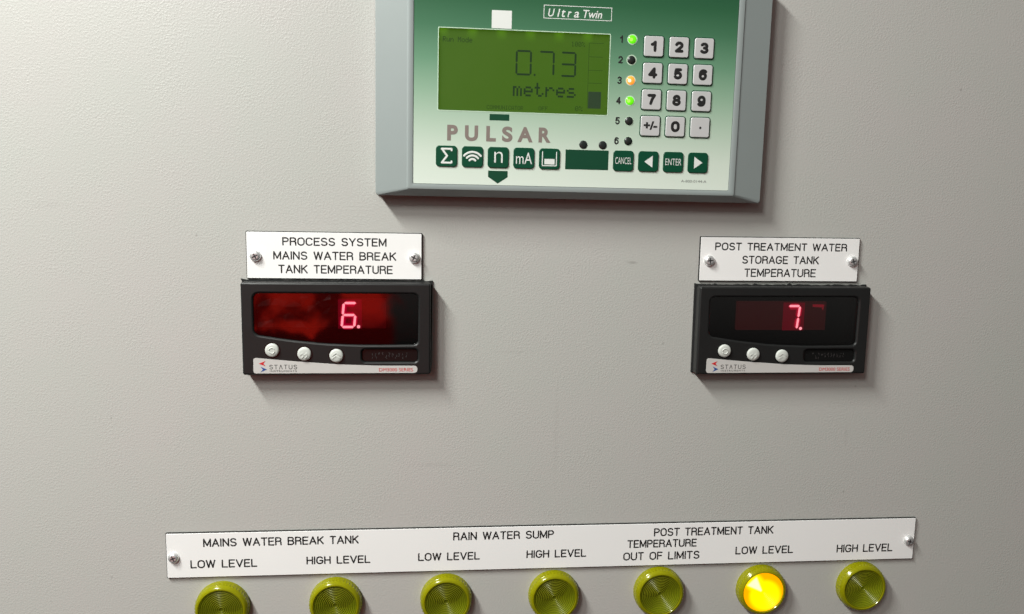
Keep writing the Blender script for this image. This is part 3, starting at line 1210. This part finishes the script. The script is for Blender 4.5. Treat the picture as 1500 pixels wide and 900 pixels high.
# ------------------------------------------------------------------ digital panel meters
def make_meter(x, z, tilt, label, digit, film):
    t = root("panel_meter", x, z, tilt, label, "panel meter", "digital temperature panel meters")
    # foam gasket with a ragged top edge squeezed out behind the bezel
    rnd = random.Random(11 if film else 5)
    top = []
    m = 60
    for i in range(m + 1):
        xx = 48.6 - 97.2 * i / m
        top.append((xx, 24.45 + rnd.uniform(-.15, .35) + (rnd.random() < .12) * rnd.uniform(.2, .7)))
    top[0] = (49.0, 24.9)
    top[-1] = (-48.9, 25.2)
    if film:
        top += [(-49.5, 25.3), (-48.9, 24.2)]
    plate("gasket", [[(-48.7, -24.2), (48.5, -24.2)] + top], 0.02, 1.1, 0, MT['rubber'], t)
    win = [(-42.1, 18.6), (-42.1, -2.9), (-25.6, -5.5), (-7.2, -7.55), (11.4, -8.35), (26, -8.35), (41.6, -8.1), (41.8, 18.7)]
    win = round_poly(win, [3.2, 3.2, 4, 4, 4, 4, 2.6, 3.2])
    slot = rrect(27.0, -13.95, 29.0, 6.8, 1.9)
    body = plate("bezel", [rrect(0, 0, 96.4, 48.2, 1.2), win, slot], 1.1, 8.2, .95, MT['black'], t)
    plate("inner_tray", [rrect(0, 0, 93, 45.5, .5)], 1.2, 2.6, 0, MT['dark'], t)
    if film:
        # added faceted sheet, its painted red blotches fill out the reflected jacket
        nx, ny = 11, 5
        vs, fs = [], []
        for j in range(ny + 1):
            for i in range(nx + 1):
                vs.append((-41.8 + 41.6 * i / nx + (rnd.uniform(-1.2, 1.2) if 0 < i < nx else 0),
                           0.2 + 18.2 * j / ny + (rnd.uniform(-1.2, 1.2) if 0 < j < ny else 0), 3.6 + rnd.uniform(-.6, .6)))
        for j in range(ny):
            for i in range(nx):
                a = j * (nx + 1) + i
                if (i + j) % 2:
                    fs += [(a, a + 1, a + nx + 2), (a, a + nx + 2, a + nx + 1)]
                else:
                    fs += [(a, a + 1, a + nx + 1), (a + 1, a + nx + 2, a + nx + 1)]
        link_mesh("red_reflection_sheet", mesh_from(vs, fs), MT['film'], t)
    # led module
    x0, x1, y0, y1 = -25.6, 24.7, .0, 15.7
    if film:
        mod = plate("led_module", [rrect(12.6, (y0 + y1) / 2, 24.6, y1 - y0, .2)], 2.6, 5.0, 0, MT['modred'], t)
    else:
        mod = plate("led_module", [rrect((x0 + x1) / 2, (y0 + y1) / 2, x1 - x0, y1 - y0, .2)], 2.6, 5.0, 0, MT['moddim'], t)
    zd = 5.12
    plate("digit_cell", [rrect(6.3, 7.5, 12.2, 15.4, .3)], 4.6, 5.04, 0, MT['halo'], mod)
    w, h, th = 7.6, 13.8, 1.2
    flat_polys("lit_digit", seg_loops(digit, 1.4, .1, w, h, th, .095, .16), zd, MT['seg'], mod)
    flat_polys("digit_glow", seg_loops(digit, 1.4 - .9, .1 - .7, w + 1.8, h + 1.4, th + 2.2, .095, -.5), zd - .06, MT['softglow'], mod)
    flat_polys("digit_glow", seg_loops(digit, 1.4 - .45, .1 - .45, w + .9, h + .9, th + 1.1, .095, -.25), zd - .04, MT['glow'], mod)
    flat_polys("decimal_point", [circle(10.7, .85, .85, 20)], zd, MT['seg'], mod)
    if digit == '7':
        flat_polys("digit_reflection", [[(16.7, 14.2), (22.9, 14.2), (22.5, 12.6), (21.7, 12.6), (16.9, 12.9)],
                                   [(22.95, 14.1), (23.5, 14.1), (22.9, 10.9), (22.2, 11.9), (22.5, 12.9)]], zd, MT['ghost'], mod)  # reflection of the lit digit, drawn as dim emitting shapes
    # smoked front window lying just under the bezel face
    plate("front_window", [win], 6.2, 7.3, 0.2, MT['cover'], t)
    ins = plate("slot_insert", [slot], 5.6, 7.0, 0.3, MT['dark'], t)
    # illegible dark print in the recess
    pr = []
    for i in range(11):
        ox = 17.5 + i * 1.75
        for _ in range(3):
            ax, ay = ox + rnd.uniform(0, .9), -14.9 + rnd.choice((0, .9, 1.8))
            pr.append([(ax, ay), (ox + rnd.uniform(0, .9) + .05, ay + rnd.choice((-.9, .9)) * (0.6 if ay > -14 else 1))])
    stroke_mark("slot_print", pr, .13, 7.03, MT['slotink'], ins, lift=.03)
    # push buttons
    ring = [circle(0, 0, 4.15, 36), circle(0, 0, 3.5, 36)]
    for bi, (bx, by) in enumerate(((-33.0, -10.9), (-16.75, -12.85), (-.45, -13.85))):
        b = link_mesh("push_button", lathe_mesh([(3.55, 7.6), (3.55, 8.7), (3.4, 9.1), (3.0, 9.4), (2.2, 9.55), (1.0, 9.6), (.05, 9.6)], 40), MT['button'], t, smooth=50)
        b.location = Vector((bx, by, 0)) * MM
        poly("button_gap", ring, 8.26, MT['dark'], b)
        if bi == 0:
            lines = [arc(0, -.1, 1.45, 1.45, 20, 170, 10), arc(0, -.1, 1.45, 1.45, 200, 350, 10)]
        elif bi == 1:
            lines = [[(-1.9, -.5), (-.6, .7), (-.2, -1.0), (-1.1, -2.0)], [(.1, -.6), (1.4, .6), (1.6, -.9), (.7, -2.0)]]
        else:
            lines = [[(-1.9, -1.3), (0, .1), (1.9, -1.3)], [(-1.9, .2), (0, 1.6), (1.9, .2)]]
        stroke_mark("button_symbol", lines, .42, 9.5, MT['button'], b, lift=.38, smooth=70)
    # maker strip
    st = [(-42.6, -14.9), (-42.7, -23.2), (41.3, -23.2), (41.3, -19.35), (20, -19.25), (2, -18.6), (-21.2, -16.9)]
    st = round_poly(st, [1.6, 1.6, 1.8, 1.8, 3, 4, 4])
    s = plate("maker_strip", [st], 8.1, 8.32, .05, MT['strip'], t)
    zs = 8.4
    poly("logo_arrow", [[(-39.9, -18.0), (-36.5, -16.6), (-37.6, -18.0), (-36.5, -19.4)]], zs, MT['red'], s)
    poly("logo_arrow", [[(-35.9, -21.05), (-39.1, -19.6), (-37.9, -21.05), (-39.1, -22.5)]], zs, MT['blue'], s)
    stroke_mark("maker_text", status_lines(-34.5, -20.85, -20.7, -18.75), .15, zs - .04, MT['ink'], s, lift=.04)
    text("maker_text", "INSTRUMENTS", (-34.4, -22.35, -20.9, -21.5), zs, MT['ink'], s, spacing=1.35)
    text("series_text", "DM3000 SERIES", (21.4, -22.3, 39.0, -20.5), zs, MT['red'], s, weight=0)
    return t


def status_lines(x0, y0, x1, y1):
    out = []
    n = 6
    pitch = (x1 - x0) / (n - 1 + .62)
    g = pitch * .62
    h = y1 - y0
    for i, ch in enumerate("STATUS"):
        ox = x0 + i * pitch
        st = [[(0, 0), (.33, 1), (.66, 0)]] if ch == 'A' else GL[ch][1]
        wd = GL[ch][0]
        for s in st:
            out.append([(ox + px / wd * g, y0 + py * h) for px, py in s])
    return out


make_meter(-72.66, -41.48, 0.001, "black panel meter showing a red 6, under the PROCESS SYSTEM label", '6', True)
make_meter(167.38, -41.84, 0.003, "black panel meter showing a red 7, under the POST TREATMENT WATER label", '7', False)


# ------------------------------------------------------------------ pilot lamps
def lamp_meshes():
    col = [(14.4, .05), (14.45, 1.0), (14.3, 1.3), (14.3, 1.6), (14.05, 4.4), (13.75, 4.7), (13.3, 5.7), (12.85, 6.05), (12.35, 6.25), (12.0, 6.25), (11.75, 5.9), (11.7, 5.0), (11.75, 2.0), (11.8, .05)]

    def rib(i, k):
        return (.16 if k % 2 else -.22) if i in (3, 4) else 0
    c = lathe_mesh(col, 96, rib)
    prof = [(11.72, 5.4)]
    r = 11.4
    while r > 1.2:
        zb = 5.4 - .9 * (1 - (r / 11.4) ** 2)
        prof += [(r, zb + .10), (r - .18, zb + .34), (r - .36, zb + .10), (r - .84, zb - .16)]
        r -= .98
    prof += [(r, prof[-1][1]), (.05, prof[-1][1])]
    l = lathe_mesh(prof, 96)
    crest = [i for i in range(len(prof) - 1) if prof[i][1] + prof[i + 1][1] > 2 * (5.4 - .9 * (1 - (prof[i][0] / 11.4) ** 2)) + .3]
    cup = lathe_mesh([(11.68, 4.8), (11.75, 0), (11.0, -6), (10.2, -11)], 48)
    fl = lathe_mesh([(10.2, -11.0), (7, -11.6), (3.2, -11.8), (3.1, -9.0), (.05, -9.0)], 40)
    bulb = lathe_mesh([(2.9, -9.0), (3.3, -6), (3.2, -3.6), (2.3, -1.9), (.9, -1.2), (.05, -1.1)], 32)
    for m, mt, ang in ((c, 'collar', 28), (l, 'lens', 20), (cup, 'cup', 60), (fl, 'cupfloor', 40), (bulb, 'bulb', 60)):
        m.materials.append(MT[mt])
        for p in m.polygons:
            p.use_smooth = True
        m.set_sharp_from_angle(angle=math.radians(ang))
    l.materials.append(MT['crest'])
    for p in l.polygons:
        if p.index // 96 in crest:
            p.material_index = 1
    return c, l, cup, fl, bulb


LM = lamp_meshes()
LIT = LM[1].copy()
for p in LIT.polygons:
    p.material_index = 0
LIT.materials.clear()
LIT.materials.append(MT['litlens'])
LAMP_LABEL = [
    "unlit yellow-green pilot lamp under MAINS WATER BREAK TANK LOW LEVEL",
    "unlit yellow-green pilot lamp under MAINS WATER BREAK TANK HIGH LEVEL",
    "unlit yellow-green pilot lamp under RAIN WATER SUMP LOW LEVEL",
    "unlit yellow-green pilot lamp under RAIN WATER SUMP HIGH LEVEL",
    "unlit yellow-green pilot lamp under TEMPERATURE OUT OF LIMITS",
    "lit pilot lamp glowing bright yellow, the only one switched on",
    "unlit yellow-green pilot lamp under POST TREATMENT TANK HIGH LEVEL, nearest the right screw",
]
for i in range(7):
    t = root("pilot_lamp", LAMP_X[i], LAMP_Z[i], 0, LAMP_LABEL[i], "pilot lamp", "yellow pilot lamps in a row")
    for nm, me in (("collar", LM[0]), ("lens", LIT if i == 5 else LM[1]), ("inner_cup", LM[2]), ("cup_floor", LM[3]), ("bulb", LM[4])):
        o = bpy.data.objects.new(nm, me)
        COL.objects.link(o)
        o.parent = t
        if nm != "bulb":
            o.rotation_euler = (0, 0, 0.3 * i)
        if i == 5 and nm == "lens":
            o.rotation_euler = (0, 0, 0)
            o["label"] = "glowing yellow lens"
S.cycles.use_denoising = True
S.cycles.transparent_max_bounces = 16
